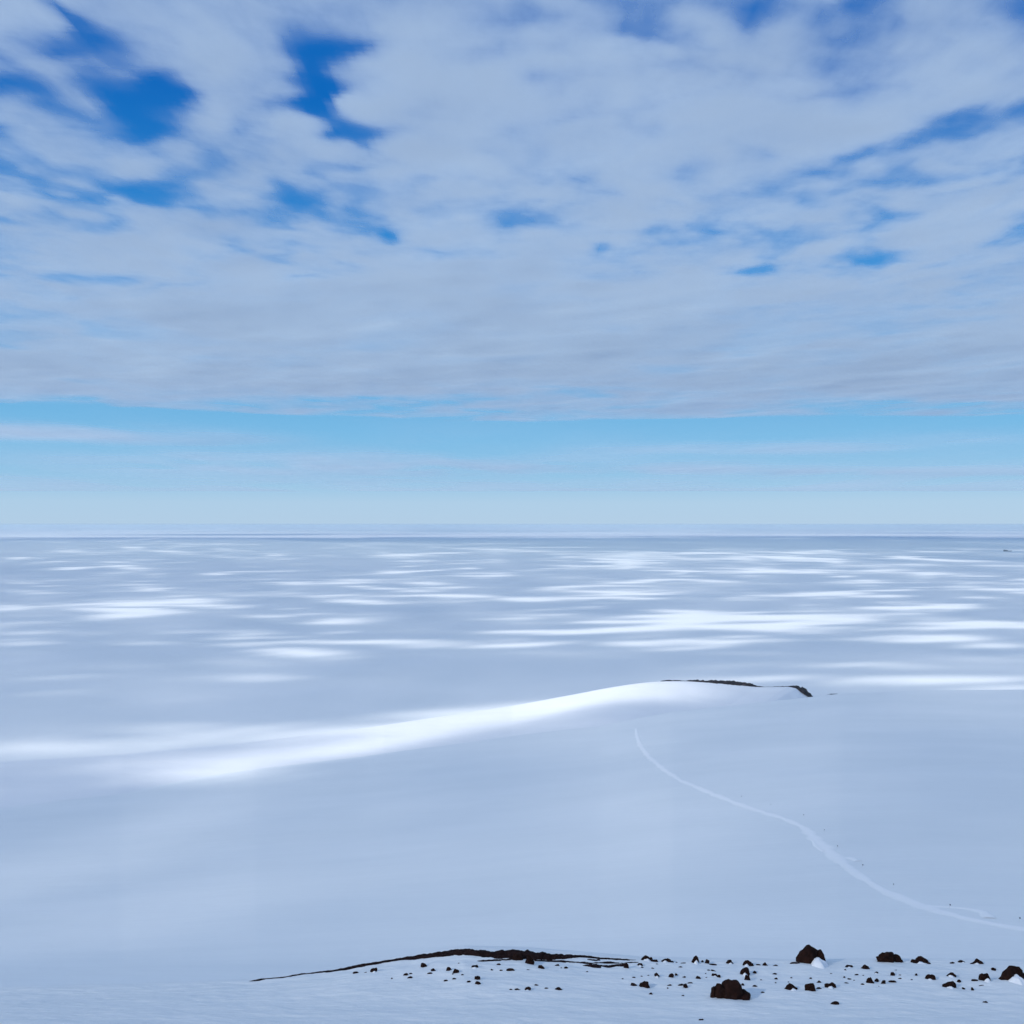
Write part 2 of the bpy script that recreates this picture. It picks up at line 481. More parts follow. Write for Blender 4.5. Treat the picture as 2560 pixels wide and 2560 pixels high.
for _ in range(260):
    row = 1345 + 300 * _r.random() ** 1.25
    px = _r.uniform(-50, 2600) if _r.random() < 0.65 else _r.gauss(1750, 520)
    q = (row - HY) / 200
    SUN_GAPS.append((px, row, _r.uniform(25, 110), _r.uniform(1.5, 3.6) * (0.5 + q), _r.uniform(1.2, 3.2),
                     _r.uniform(0.0, 0.12) if px < 1000 else _r.uniform(-0.07, 0.04)))
for _ in range(70):
    SUN_GAPS.append((_r.uniform(-80, 1500), _r.uniform(1570, 1860), _r.uniform(60, 190), _r.uniform(3.0, 8.0), _r.uniform(0.6, 1.7), _r.uniform(0.02, 0.13)))
for _ in range(40):
    px = _r.uniform(-60, 900)
    SUN_GAPS.append((px, 1895 + _r.uniform(-45, 95) - 0.02 * px, _r.uniform(60, 200), _r.uniform(3.0, 7.0), _r.uniform(1.0, 2.4), _r.uniform(0.05, 0.14)))
# openings over the lit hill, metres on the ground
HILL_GAPS = [(40, 1425, 150, 105, 3.2), (180, 1495, 140, 95, 3.2), (330, 1525, 140, 90, 1.7), (-60, 1370, 150, 100, 3.0), (-200, 1240, 180, 60, 1.4), (-330, 1150, 120, 40, 0.7)]

xs = np.concatenate([np.linspace(-60000, -13500, 32)[:-1], np.arange(-13500, 11500, 45), np.linspace(11500, 60000, 32)])
ys = np.concatenate([np.linspace(-40000, -4500, 20)[:-1], np.arange(-4500, -2400, 45), np.arange(-2400, 600, 18), np.arange(600, 22500, 45), np.linspace(22500, 66000, 170)])
X, Y = np.meshgrid(xs, ys)
T = cloud_density(X, Y)
Z = CLOUD + 35 * fbm(X / 1500, Y / 1500, 3, 31)
# ordinary deck the same way round the camera, only coarser
m, n, out = nodes_of("cloud")
att = n.nodes.new("ShaderNodeAttribute"); att.attribute_name = "thickness"
d1 = noise_tex(n, 1 / 260.0, 5, 0.55, stretch=(1, 0.5, 1))
d2 = noise_tex(n, 1 / 1600.0, 3, 0.5)


def math_node(op, a, b=None, c=None, clamp=False):
    q = n.nodes.new("ShaderNodeMath"); q.operation = op; q.use_clamp = clamp
    for i, v in enumerate((a, b, c)):
        if v is None: continue
        if isinstance(v, (int, float)): q.inputs[i].default_value = v
        else: n.links.new(v, q.inputs[i])
    return q.outputs[0]


det = math_node('MULTIPLY_ADD', d1.outputs['Fac'], 2.2, -1.1)          # -1.2 .. 1.2
fat = n.nodes.new("ShaderNodeAttribute"); fat.attribute_name = "fine"
shade = math_node('MULTIPLY_ADD', math_node('MINIMUM', att.outputs['Fac'], 4.5), -0.030, 1.04)
edge = math_node('MULTIPLY', math_node('MINIMUM', math_node('MULTIPLY', att.outputs['Fac'], 1.1), 1.0), fat.outputs['Fac'])
tau = math_node('MULTIPLY_ADD', det, edge, att.outputs['Fac'])
tau = math_node('MAXIMUM', tau, 0.0)
alpha = math_node('SUBTRACT', 1.0, math_node('POWER', 2.71828, math_node('MULTIPLY', tau, -1.0)))
tl = n.nodes.new("ShaderNodeBsdfTranslucent")
df = n.nodes.new("ShaderNodeBsdfDiffuse")
vm = n.nodes.new("ShaderNodeVectorMath"); vm.operation = 'SCALE'
vm.inputs[0].default_value = (0.368, 0.443, 0.478)
n.links.new(shade, vm.inputs['Scale'])
n.links.new(vm.outputs[0], tl.inputs['Color'])
df.inputs['Color'].default_value = (0.235, 0.262, 0.28, 1)
bmp = n.nodes.new("ShaderNodeBump")
bmp.inputs['Distance'].default_value = 60
bmp.inputs['Strength'].default_value = 0.25
n.links.new(d2.outputs['Fac'], bmp.inputs['Height'])
n.links.new(bmp.outputs[0], tl.inputs['Normal'])
ad = n.nodes.new("ShaderNodeAddShader")
n.links.new(tl.outputs[0], ad.inputs[0]); n.links.new(df.outputs[0], ad.inputs[1])
tr = n.nodes.new("ShaderNodeBsdfTransparent")
mx = n.nodes.new("ShaderNodeMixShader")
n.links.new(alpha, mx.inputs[0]); n.links.new(tr.outputs[0], mx.inputs[1]); n.links.new(ad.outputs[0], mx.inputs[2])
n.links.new(mx.outputs[0], out.inputs['Surface'])
cl = grid_obj("clouds", X, Y, Z, m)
at = cl.data.attributes.new("thickness", 'FLOAT', 'POINT')
at.data.foreach_set("value", T.astype(np.float32).ravel())
at = cl.data.attributes.new("fine", 'FLOAT', 'POINT')
at.data.foreach_set("value", (1 - 0.9 * sstep(6000, 13000, Y)).astype(np.float32).ravel())
tag(cl, kind="structure")

# ------------------------------------------------------------------ haze
hz, n, out = nodes_of("air")
pv = n.nodes.new("ShaderNodeVolumePrincipled")
pv.inputs['Color'].default_value = (0.70, 0.83, 0.885, 1)
pv.inputs['Density'].default_value = 3.0e-5
pv.inputs['Anisotropy'].default_value = 0.0
n.links.new(pv.outputs[0], out.inputs['Volume'])
S = 185000.0
v = [(sx * S, sy * S, z) for z in (PLAIN - 1.5, 4.0) for sx, sy in ((-1, -1), (1, -1), (1, 1), (-1, 1))]
f = [(3, 2, 1, 0), (4, 5, 6, 7), (0, 1, 5, 4), (1, 2, 6, 5), (2, 3, 7, 6), (3, 0, 4, 7)]
tag(mesh_obj("haze", v, f, hz, smooth=False), kind="stuff")


# ------------------------------------------------------------------ packed route and its churned edges
def ribbon(name, pts, widths, lift, mat, ncross=7, step=2.0):
    """pts in world xy along the slope; draped ribbon with a low crown"""
    P = np.array(pts, float); W = np.array(widths, float)
    seg = np.r_[0, np.cumsum(np.hypot(*np.diff(P, axis=0).T))]
    m_ = max(8, int(seg[-1] / step))
    s = np.linspace(0, seg[-1], m_)
    x = np.interp(s, seg, P[:, 0]); y = np.interp(s, seg, P[:, 1]); wd = np.interp(s, seg, W)
    for _ in range(6):
        x[1:-1] = (x[:-2] + 2 * x[1:-1] + x[2:]) / 4; y[1:-1] = (y[:-2] + 2 * y[1:-1] + y[2:]) / 4
    tx = np.gradient(x); ty = np.gradient(y); ln = np.hypot(tx, ty); tx /= ln; ty /= ln
    c = np.linspace(-1, 1, ncross)
    wob = 1 + 0.8 * fbm(s / 9, s * 0 + 3.3, 4, 17)
    X = x[:, None] - ty[:, None] * c * (wd * wob)[:, None] / 2
    Y = y[:, None] + tx[:, None] * c * (wd * wob)[:, None] / 2
    Z = z_slope(X, Y) + lift * (1.0 - 1.5 * np.abs(c) ** 3)[None, :] + 0.04
    o = grid_obj(name, X, Y, Z, mat)
    a = o.data.attributes.new("across", 'FLOAT', 'POINT')
    a.data.foreach_set("value", np.broadcast_to(c, X.shape).astype(np.float32).ravel())
    return o


mt, n, out = nodes_of("packed_snow")
p = n.nodes.new("ShaderNodeBsdfPrincipled")
p.inputs['Roughness'].default_value = 0.8
p.inputs['Specular IOR Level'].default_value = 0.1
a = n.nodes.new("ShaderNodeAttribute"); a.attribute_name = "across"
g = math_node('SUBTRACT', 1.0, math_node('POWER', math_node('ABSOLUTE', a.outputs['Fac']), 2.0))
tn = noise_tex(n, 0.35, 3, 0.6)
g = math_node('MULTIPLY', g, math_node('MULTIPLY_ADD', tn.outputs['Fac'], 1.0, 0.5), clamp=True)
rc = ramp(n, g, [(0.0, (0.85, 0.875, 0.88)), (1.0, (0.98, 0.98, 0.98))])
n.links.new(rc.outputs[0], p.inputs['Base Color'])
n.links.new(p.outputs[0], out.inputs['Surface'])


def on_slope(px, row):
    return hit(z_slope, px, row, 60, 1300)


TRK = [(1590, 1822), (1592, 1838), (1600, 1862), (1622, 1892), (1660, 1924), (1700, 1950), (1760, 1975), (1830, 2004),
       (1900, 2028), (1970, 2050), (2010, 2068), (2040, 2098), (2090, 2142), (2140, 2183), (2200, 2222), (2260, 2248),
       (2330, 2274), (2420, 2298), (2490, 2312), (2570, 2326), (2700, 2345), (2900, 2368)]
pts = [on_slope(*q)[:2] for q in TRK]
tag(ribbon("path", pts, [3.0, 4.5, 5.5] + [5.8 if q[1] < 2000 else 6.2 for q in TRK[3:]], 0.12, mt), kind="structure")
for br, wd in (([(2318, 2266), (2365, 2268), (2410, 2271), (2440, 2275), (2462, 2283), (2474, 2296)], 5.0),
               ([(2033, 2100), (2038, 2112), (2048, 2122), (2060, 2130)], 2.6),
               ([(2122, 2144), (2132, 2147), (2146, 2153)], 5.0)):
    tag(ribbon("path", [on_slope(*q)[:2] for q in br], [wd] * len(br), 0.12, mt, step=1.0), kind="structure")


# ------------------------------------------------------------------ route flags
def plain_mat(name, c, rough=0.7):
    m, n, out = nodes_of(name)
    p = n.nodes.new("ShaderNodeBsdfPrincipled")
    p.inputs['Roughness'].default_value = rough
    t = noise_tex(n, 3.0, 3)
    r = ramp(n, t.outputs['Fac'], [(0.3, tuple(v * 0.85 for v in c)), (0.7, tuple(min(1, v * 1.1) for v in c))])
    n.links.new(r.outputs[0], p.inputs['Base Color'])
    n.links.new(p.outputs[0], out.inputs['Surface'])
    return m


M_BAMBOO = plain_mat("bamboo", (0.16, 0.12, 0.07))
M_CLOTH = plain_mat("dark_cloth", (0.05, 0.06, 0.08))


def tube(verts, faces, p0, p1, r0, r1, seg=8):
    b = len(verts); d = (Vector(p1) - Vector(p0)).normalized()
    e1 = d.orthogonal().normalized(); e2 = d.cross(e1)
    for p, r in ((p0, r0), (p1, r1)):
        for k in range(seg):
            a = 2 * math.pi * k / seg
            verts.append(tuple(Vector(p) + e1 * math.cos(a) * r + e2 * math.sin(a) * r))
    for k in range(seg):
        faces.append((b + k, b + (k + 1) % seg, b + seg + (k + 1) % seg, b + seg + k))
    faces.append(tuple(range(b + seg, b + 2 * seg)))
    faces.append(tuple(reversed(range(b, b + seg))))


def make_flag():
    root = bpy.data.objects.new("route_flag", None)
    root.empty_display_size = 0.3
    COL.objects.link(root)
    v, f = [], []
    tube(v, f, (0, 0, -0.4), (0, 0, 1.0), 0.022, 0.02)
    tube(v, f, (0, 0, 1.0), (0.03, 0, 2.1), 0.02, 0.014)
    mesh_obj("pole", v, f, M_BAMBOO, root)
    v, f = [], []
    nx, nz = 8, 6
    for side in (0, 1):
        for i in range(nx + 1):
            for j in range(nz + 1):
                q = i / nx
                v.append((0.03 + 0.58 * q, 0.07 * math.sin(q * 7 + j * 0.3) * q + side * 0.012, 1.5 + 0.55 * j / nz - 0.16 * q * q))
    st = (nx + 1) * (nz + 1)
    for i in range(nx):
        for j in range(nz):
            a0 = i * (nz + 1) + j
            q = (a0, a0 + nz + 1, a0 + nz + 2, a0 + 1)
            f.append(q); f.append(tuple(k + st for k in reversed(q)))
    mesh_obj("flag_cloth", v, f, M_CLOTH, root)
    return root


def copy_tree(o):
    c = o.copy(); COL.objects.link(c)
    for ch in o.children:
        k = ch.copy(); COL.objects.link(k); k.parent = c
    return c


FLAGS = [(2008, 2037, "small dark route flag just past the bend of the snow track"),
         (2060, 2075, "dark route flag above the short bright scrape beside the track"),
         (2093, 2115, "faint dark route flag close to the track, next after the bend flags"),
         (2156, 2163, "dark route flag beside the pale churned patch near the track"),
         (2233, 2211, "dark route flag between the churned patch and the fork of the track"),
         (2373, 2262, "dark route flag standing over the white spur that forks off the track"),
         (2548, 2296, "dark route flag nearest the viewer, beyond the end of the white spur"),
         (1926, 2010, "tiny grey route flag before the bend of the track, higher up the slope"),
         (1853, 1990, "faintest route flag, halfway along the straight part of the track"),
         (1620, 1866, "tiny route flag farthest away, by the curve where the track tops out")]
proto = make_flag()
for k, (px, row, lab) in enumerate(FLAGS):
    o = proto if k == 0 else copy_tree(proto)
    x, y, z = on_slope(px, row)
    x, y, z = on_slope(px, row + 1.25 / y * F)
    o.location = (x, y, z)
    o.rotation_euler = (0.03 * math.sin(k * 3), 0.05 * math.cos(k * 5), 0.5 * math.sin(k * 2.1))
    k_ = 0.72 if row > 2030 else 0.6
    o.scale = (k_, k_, k_)
    tag(o, lab, "flag", "flags marking the snow route")


# ------------------------------------------------------------------ bands of bare rock
def rock_band(name, path, mat, rough, seed, ncross=12, depth=1.0):
    """path: list of (x, y, z, rise, halfwidth). Lumpy ridge of broken rock; rise 0 = bare snow shows"""
    P = np.array(path, float)
    seg = np.r_[0, np.cumsum(np.linalg.norm(np.diff(P[:, :3], axis=0), axis=1))]
    step = rough * 0.28
    m_ = int(seg[-1] / step) + 4
    s = np.linspace(0, seg[-1], m_)
    x, y, z, h, wd = (np.interp(s, seg, P[:, k]) for k in range(5))
    th = np.linspace(0, math.pi, ncross)
    c = np.cos(th)[None, :]; sn = np.sin(th)[None, :]
    S_, C_ = np.meshgrid(s, np.arange(ncross), indexing='ij')
    nn = fbm(S_ / rough, C_ / 3.0, 4, seed, 0.6)
    n2 = fbm(S_ / (rough * 6), C_ / 9.0, 3, seed + 5)
    lump = np.clip(1 + 0.6 * nn + 0.4 * n2, 0.2, 1.8)
    tx = np.gradient(x); ty = np.gradient(y); ln = np.hypot(tx, ty); tx /= ln; ty /= ln
    off = -c * wd[:, None] * (1 + 0.35 * nn) * depth
    X = x[:, None] - ty[:, None] * off + tx[:, None] * nn * rough * 0.2
    Y = y[:, None] + tx[:, None] * off + ty[:, None] * nn * rough * 0.2
    Z = z[:, None] + sn * h[:, None] * lump - (1 - sn ** 0.5) * (0.3 * wd[:, None] * 0.3 + 0.02)
    return grid_obj(name, X, Y, Z, mat)


def crest_hill(px, d=0.0):
    y = float(np.interp(px, _HP, _HD)) + d
    x = (px - 1280) / F * y
    return x, y, float(z_hill(np.array([x]), np.array([y]))[0])


# far outcrops on the hill crest: (px, thickness rows)
def far_band(name, spec, seed, rough=3.5):
    path = []
    for px, th in spec:
        x, y, z = crest_hill(px, -2)
        path.append((x, y, z - 0.35, max(th * y / F, 0.0), 2.5 + th * 0.9))
    return rock_band(name, path, M_FARROCK, rough, seed)


tag(far_band("rock_outcrop", [(1652, 1), (1668, 3), (1690, 2), (1715, 1.2), (1740, 4), (1765, 4.5), (1785, 7), (1805, 6),
                              (1825, 9), (1845, 8), (1865, 7), (1885, 4), (1900, 1.8), (1912, 0.9), (1928, 1.1)], 101),
    "long dark rock edge along the crest of the sunlit snow hill", "rock outcrop")
tag(far_band("rock_outcrop", [(1926, 0.6), (1950, 1.8), (1980, 3), (1992, 6), (2005, 9), (2018, 10), (2028, 7), (2034, 1)], 131),
    "dark bent rock spur dropping down the steep end of the sunlit hill", "rock outcrop")
tag(far_band("rock_outcrop", [(2066, 0.5), (2078, 2.4), (2092, 2.4), (2104, 1.8), (2112, 0.4)], 151),
    "small dark rock sliver beyond the foot of the sunlit hill", "rock outcrop")


def on_ledge(px, row):
    return hit(z_ledge0, px, row, 26.0, YC + 0.6, 700)


def near_band(spec, seed, label, rough=0.16):
    """spec: (px, row of the lower edge, thickness rows)"""
    path = []
    for px, row, th in spec:
        x, y, z = on_ledge(px, row)
        path.append((x, y + 0.06, z - 0.02, th * y / F * 0.68 + 0.008, 0.055 + th * y / F * 0.9))
    return tag(rock_band("rock_band", path, M_SCREE, rough, seed, ncross=14), label, "rock band", "bands of black scree on the near knoll")


R1 = lambda zx, zy: (560 + zx / 3.864, 2320 + zy / 3.864)
R2 = lambda zx, zy: (1060 + zx / 3.864, 2320 + zy / 3.864)
R3 = lambda zx, zy: (1560 + zx / 3.864, 2320 + zy / 3.864)
R4 = lambda zx, zy: (2060 + zx / 3.864, 2320 + zy / 3.864)


def spec(reg, pts):
    return [(*reg(a, b), t / 3.864) for a, b, t in pts]


near_band(spec(R1, [(225, 522, 3), (290, 517, 12), (345, 508, 14), (400, 498, 5), (520, 488, 10), (600, 480, 10), (670, 466, 18),
                    (760, 452, 10), (830, 446, 10), (930, 434, 14), (1040, 424, 20), (1180, 404, 26), (1300, 380, 26),
                    (1420, 358, 18), (1540, 334, 14), (1620, 324, 18), (1740, 306, 26), (1860, 296, 32)]) +
          spec(R2, [(0, 284, 36), (120, 270, 40), (230, 262, 44), (300, 252, 44), (420, 252, 46), (560, 262, 52), (680, 268, 52),
                    (800, 272, 56), (960, 280, 60), (1060, 290, 62), (1150, 294, 56), (1250, 292, 46), (1350, 292, 36), (1420, 284, 22),
                    (1500, 282, 16), (1600, 290, 14), (1700, 300, 14), (1830, 308, 14), (1932, 314, 12)]) +
          spec(R3, [(60, 318, 10), (120, 320, 6)]), 201,
          "long black rubble band along the rounded crest of the near snow knoll", 0.15)
near_band(spec(R2, [(508, 326, 3), (570, 326, 12), (660, 322, 12), (760, 318, 12), (830, 314, 20), (880, 312, 24)]), 221,
          "thin dark rubble streak just below the crest band, meeting the brown crest block", 0.12)
near_band(spec(R2, [(1065, 322, 10), (1180, 326, 10), (1290, 330, 10), (1350, 332, 16), (1450, 340, 12), (1540, 345, 16), (1620, 350, 10),
                    (1720, 345, 8), (1780, 344, 16), (1860, 345, 10), (1932, 348, 12)]) + spec(R3, [(70, 342, 12), (160, 344, 8), (205, 342, 5)]), 241,
          "long thin dark rubble streak below the thin end of the crest band", 0.12)
near_band(spec(R2, [(1525, 372, 4), (1570, 372, 14), (1620, 374, 26), (1680, 378, 34), (1700, 372, 12), (1780, 384, 18), (1850, 368, 12), (1932, 372, 24)]), 261,
          "short clotted dark rubble patch nearest the viewer among the knoll streaks", 0.12)
near_band(spec(R2, [(1580, 310, 6), (1630, 318, 12), (1700, 316, 8)]), 271,
          "tiny dark rubble patch tucked between the crest band and the long thin streak", 0.10)
near_band(spec(R2, [(535, 276, 6), (570, 284, 14), (640, 284, 8), (690, 294, 20), (740, 294, 22), (770, 288, 6)]), 281,
          "broken dark rubble patch hanging under the thickest part of the crest band", 0.10)


# ------------------------------------------------------------------ stones
def rock_geo(w_, d_, h_, seed, sub, blocky=0.0, lean=0.0, facet=0.9):
    rng = random.Random(seed)
    bm = bmesh.new()
    bmesh.ops.create_icosphere(bm, subdivisions=sub, radius=1.0)
    planes = []
    for k in range(14):
        d = Vector((rng.gauss(0, 1), rng.gauss(0, 1), rng.gauss(0.15, 0.8))).normalized()
        planes.append((d, rng.uniform(0.55, 0.9)))
    off = Vector((seed * 3.7 % 91, seed * 1.3 % 57, seed * 7.1 % 83))
    for v in bm.verts:
        c = v.co.copy()
        if blocky:
            m_ = max(abs(c.x), abs(c.y), abs(c.z))
            c = c.lerp(c / m_ * 0.85, blocky)
        for d, q in planes:
            s = c.dot(d) - q
            if s > 0: c -= d * s * facet
        nv = mnoise.noise(c * 1.7 + off) * 0.22 + mnoise.noise(c * 4.5 + off) * 0.09 + mnoise.noise(c * 10 + off) * 0.035
        c += c.normalized() * nv
        c.x += lean * c.z
        v.co = c
    xs_ = [v.co.x for v in bm.verts]; ys_ = [v.co.y for v in bm.verts]; zs_ = [v.co.z for v in bm.verts]
    x0, x1, y0, y1, z1 = min(xs_), max(xs_), min(ys_), max(ys_), max(zs_)
    for v in bm.verts:
        v.co.x = ((v.co.x - x0) / (x1 - x0) - 0.5) * w_
        v.co.y = ((v.co.y - y0) / (y1 - y0) - 0.5) * d_
        v.co.z = v.co.z / z1 * h_ if v.co.z > 0 else v.co.z * h_ * 0.7
    vs = [tuple(v.co) for v in bm.verts]; fs = [tuple(q.index for q in f_.verts) for f_ in bm.faces]
    bm.free()
    return vs, fs


def join_geo(parts):
    V, Fc = [], []
    for (vs, fs), (ox, oy, oz) in parts:
        b = len(V)
        V += [(a + ox, c + oy, e + oz) for a, c, e in vs]
        Fc += [tuple(i + b for i in q) for q in fs]
    return V, Fc


def drift_geo(w_, d_, h_, seed):
    V, Fc = [], []
    na, nr = 26, 9
    off = Vector((seed * 2.9 % 71, seed * 5.3 % 37, 3.1))
    V.append((0, 0, h_))
    for r in range(1, nr + 1):
        q = r / nr
        for a in range(na):
            t = 2 * math.pi * a / na
            zz = h_ * (0.2 * (1 - q) + 0.8 * (1 - q * q))
            k = 1 + 0.42 * mnoise.noise(Vector((math.cos(t) * 1.8, math.sin(t) * 1.8, 0)) + off)
            x = math.cos(t) * q * w_ / 2 * k; y = math.sin(t) * q * d_ / 2 * k
            zz += 0.30 * h_ * mnoise.noise(Vector((x / w_ * 5, y / d_ * 5, 0)) + off) * (1 - q)
            V.append((x, y, zz - 0.25 * h_ * q ** 4))
    for a in range(na): Fc.append((0, 1 + a, 1 + (a + 1) % na))
    for r in range(nr - 1):
        for a in range(na):
            i0 = 1 + r * na + a; i1 = 1 + r * na + (a + 1) % na
            Fc.append((i0, i0 + na, i1 + na, i1))
    return V, Fc


# anchors: stones one can name.  (region, zx, zy base, width, height, drift, blocky, label, phrase)
ANCH = [
    (R3, 1045, 708, 410, 197, 0.0, 0.0, "largest dark brown boulder, rounded with a low shoulder at each side", "largest rounded boulder"),
    (R3, 1827, 362, 312, 182, 0.8, 0.0, "tall dark skyline boulder with a lump of snow against its face", "tall snow-faced boulder"),
    (R4, 650, 345, 295, 105, 0.0, 0.7, "flat-topped blocky dark boulder stepping down to one side", "flat-topped blocky boulder"),
    (R4, 1840, 525, 290, 145, 1.0, 0.0, "big arched boulder cut by the edge of the frame, filled with white snow", "big frame-edge arch"),
    (R4, 940, 348, 205, 58, 0.6, 0.0, "low reddish double-humped rock with snow under one hump", "double-humped rock"),
    (R4, 1490, 354, 168, 58, 0.3, 0.3, "low wedge-shaped dark rock thinning to a point, small snow notch", "skyline wedge rock"),
    (R4, 1570, 526, 140, 90, 0.8, 0.0, "peaked rock with a snow cone banked on its face", "snow-cone peaked rock"),
    (R4, 1215, 584, 155, 75, 0.5, 0.0, "brown knobby rock with a snow wedge banked against its lower side", "knobby rock"),
    (R4, 1032, 502, 106, 56, 0.3, 0.4, "squat square-shouldered brown rock with a small notch of snow", "squat square rock"),
    (R4, 405, 404, 98, 52, 0.0, 0.0, "pointed reddish rock alone below the skyline boulders", "lone pointed rock"),
    (R4, 450, 540, 82, 68, 0.0, 0.0, "upright brown rock leaning over two smaller rocks", "leaning brown rock"),
    (R4, 65, 582, 125, 54, 0.7, 0.0, "arched reddish rock with snow under its arch, beside a dark pyramid rock", "low red arch"),
    (R3, 1800, 620, 120, 92, 0.0, 0.0, "dark pyramid-shaped rock with a steep shaded side", "dark pyramid rock"),
    (R3, 1620, 604, 140, 62, 0.5, 0.0, "low hump of brown rock with snow inside its curve", "low humped rock"),
    (R3, 1165, 462, 112, 80, 0.7, 0.0, "tilted arch rock with a white snow patch beneath, behind the largest boulder", "tilted arch rock"),
    (R3, 1195, 512, 66, 58, 0.0, 0.0, "small dark upright stone touching the foot of the tilted arch rock", "stone under tilted arch"),
    (R3, 690, 348, 85, 80, 0.75, 0.0, "narrow upright rock on the skyline split by a white snow cone", "split skyline rock"),
    (R3, 1027, 350, 90, 46, 0.6, 0.0, "small arched rock on the skyline with two dark feet", "two-footed skyline arch"),
    (R3, 1190, 372, 98, 58, 0.7, 0.0, "small skyline rock holding a wedge of snow with a dark tail stone", "tail-stone skyline rock"),
    (R3, 215, 322, 124, 56, 0.9, 0.0, "thin arched rock rim around a snow pocket where the rubble streaks end", "thin rubble-end arch"),
    (R3, 410, 336, 104, 46, 0.8, 0.0, "thin curved rock rim over snow, past the end of the rubble streaks", "thin curved rim rock"),
    (R3, 200, 580, 114, 62, 0.0, 0.0, "dark slanting rock rising to a blunt top, thin tail toward its low side", "slanting blunt rock"),
    (R3, 598, 580, 54, 46, 0.0, 0.0, "small dark block with a long thin stone lying against it", "block with thin stones"),
    (R2, 1020, 356, 104, 92, 0.0, 0.3, "brown block leaning down from the crest rubble band", "brown crest block"),
    (R2, 905, 318, 118, 72, 0.0, 0.2, "brown squarish block set into the crest rubble band", "squarish crest block"),
    (R2, 1135, 398, 74, 44, 0.0, 0.0, "rounded brown stone alone below the crest blocks", "round stone below crest"),
    (R2, 515, 504, 64, 40, 0.0, 0.0, "jagged dark stone with prongs above a slanting splinter", "pronged stone"),
    (R2, 305, 440, 74, 44, 0.0, 0.0, "dark oval stone next to a pointed brown one", "dark oval stone"),
    (R2, 1000, 605, 78, 36, 0.3, 0.0, "dark oval stone with a white chip of snow, lowest group on the knoll", "snow-chip oval stone"),
    (R2, 1298, 602, 82, 28, 0.0, 0.0, "dark wedge stone with a thin tail, alone low on the knoll", "lone wedge stone"),
    (R1, 1447, 428, 78, 44, 0.5, 0.0, "curved dark stone over snow, farthest from the boulder field along the crest band", "curved band-side stone"),
]
REST = {
    R1: [(1280, 440, 80, 16), (1370, 434, 40, 8), (1620, 493, 22, 13), (1755, 462, 60, 26), (1803, 446, 40, 10), (1795, 487, 60, 18)],
    R2: [(-2, 384, 70, 46), (92, 420, 60, 30), (57, 447, 60, 18), (240, 418, 58, 38), (280, 455, 24, 17), (370, 457, 30, 11),
         (293, 496, 48, 15), (210, 514, 45, 14), (335, 343, 20, 8), (485, 388, 92, 30, .6), (437, 526, 50, 18), (520, 548, 62, 32),
         (655, 410, 30, 14), (720, 358, 45, 16), (745, 416, 35, 14), (825, 415, 112, 24), (1005, 408, 45, 8), (1285, 366, 50, 18),
         (1325, 388, 22, 8), (1372, 392, 45, 18), (1575, 425, 25, 9), (1085, 557, 45, 14), (1183, 587, 42, 9), (842, 600, 38, 12),
         (905, 603, 66, 20), (1920, 495, 25, 10)],
    R3: [(25, 393, 62, 62), (155, 370, 82, 30, .6), (175, 388, 30, 14), (262, 325, 44, 50), (300, 335, 82, 30), (455, 338, 62, 20),
         (318, 356, 35, 10), (280, 393, 35, 10), (575, 345, 60, 8), (510, 336, 22, 8), (547, 381, 48, 11), (758, 333, 30, 24),
         (803, 350, 56, 50), (860, 362, 90, 13), (670, 358, 40, 6), (730, 351, 40, 7), (1235, 372, 52, 30),
         (1300, 362, 52, 14), (1365, 368, 60, 36), (1460, 371, 60, 16), (1660, 372, 116, 36), (1580, 381, 50, 14), (1605, 406, 45, 11),
         (815, 412, 36, 9), (865, 419, 56, 17), (790, 443, 16, 8), (875, 468, 62, 26, .5), (917, 480, 42, 28), (325, 480, 66, 46, .6), (95, 481, 36, 8),
         (172, 469, 24, 8), (236, 461, 24, 7), (458, 482, 60, 44), (505, 459, 36, 24), (580, 479, 40, 14), (717, 494, 62, 30),
         (795, 481, 20, 7), (1265, 439, 45, 23), (1455, 451, 60, 15), (1470, 495, 40, 17), (1325, 504, 24, 9),
         (1465, 533, 20, 9), (1617, 486, 22, 11), (1590, 525, 16, 8), (1805, 493, 34, 14), (1885, 529, 54, 21),
         (1150, 556, 34, 24), (95, 566, 72, 36), (435, 561, 60, 15), (423, 587, 20, 13), (550, 560, 84, 24), (640, 537, 60, 13), (258, 642, 42, 18),
         (570, 659, 32, 12), (1266, 567, 52, 17), (1340, 627, 45, 11), (1890, 595, 72, 25), (975, 813, 38, 14), (745, 892, 52, 14)],
    R4: [(95, 593, 36, 9), (110, 743, 92, 35), (210, 411, 30, 13), (245, 383, 92, 26, .6), (70, 447, 36, 12), (35, 415, 24, 7),
         (198, 483, 24, 15), (315, 457, 40, 12), (380, 461, 20, 8), (505, 439, 46, 18, .6), (250, 499, 50, 11), (290, 509, 16, 8), (220, 535, 50, 11),
         (375, 552, 42, 17), (515, 521, 46, 34), (575, 545, 56, 38), (530, 567, 20, 7), (665, 529, 86, 19), (668, 461, 50, 30),
         (690, 415, 36, 13), (735, 459, 36, 8), (735, 493, 40, 10), (893, 461, 28, 22), (848, 503, 26, 9), (1240, 345, 52, 16),
         (1335, 337, 82, 24, .7), (1645, 415, 62, 30), (1230, 476, 116, 46, .8), (1308, 528, 46, 31), (1350, 595, 34, 19),
         (1438, 601, 40, 27), (1525, 565, 70, 11), (1455, 524, 72, 34), (1560, 724, 60, 17)],
}

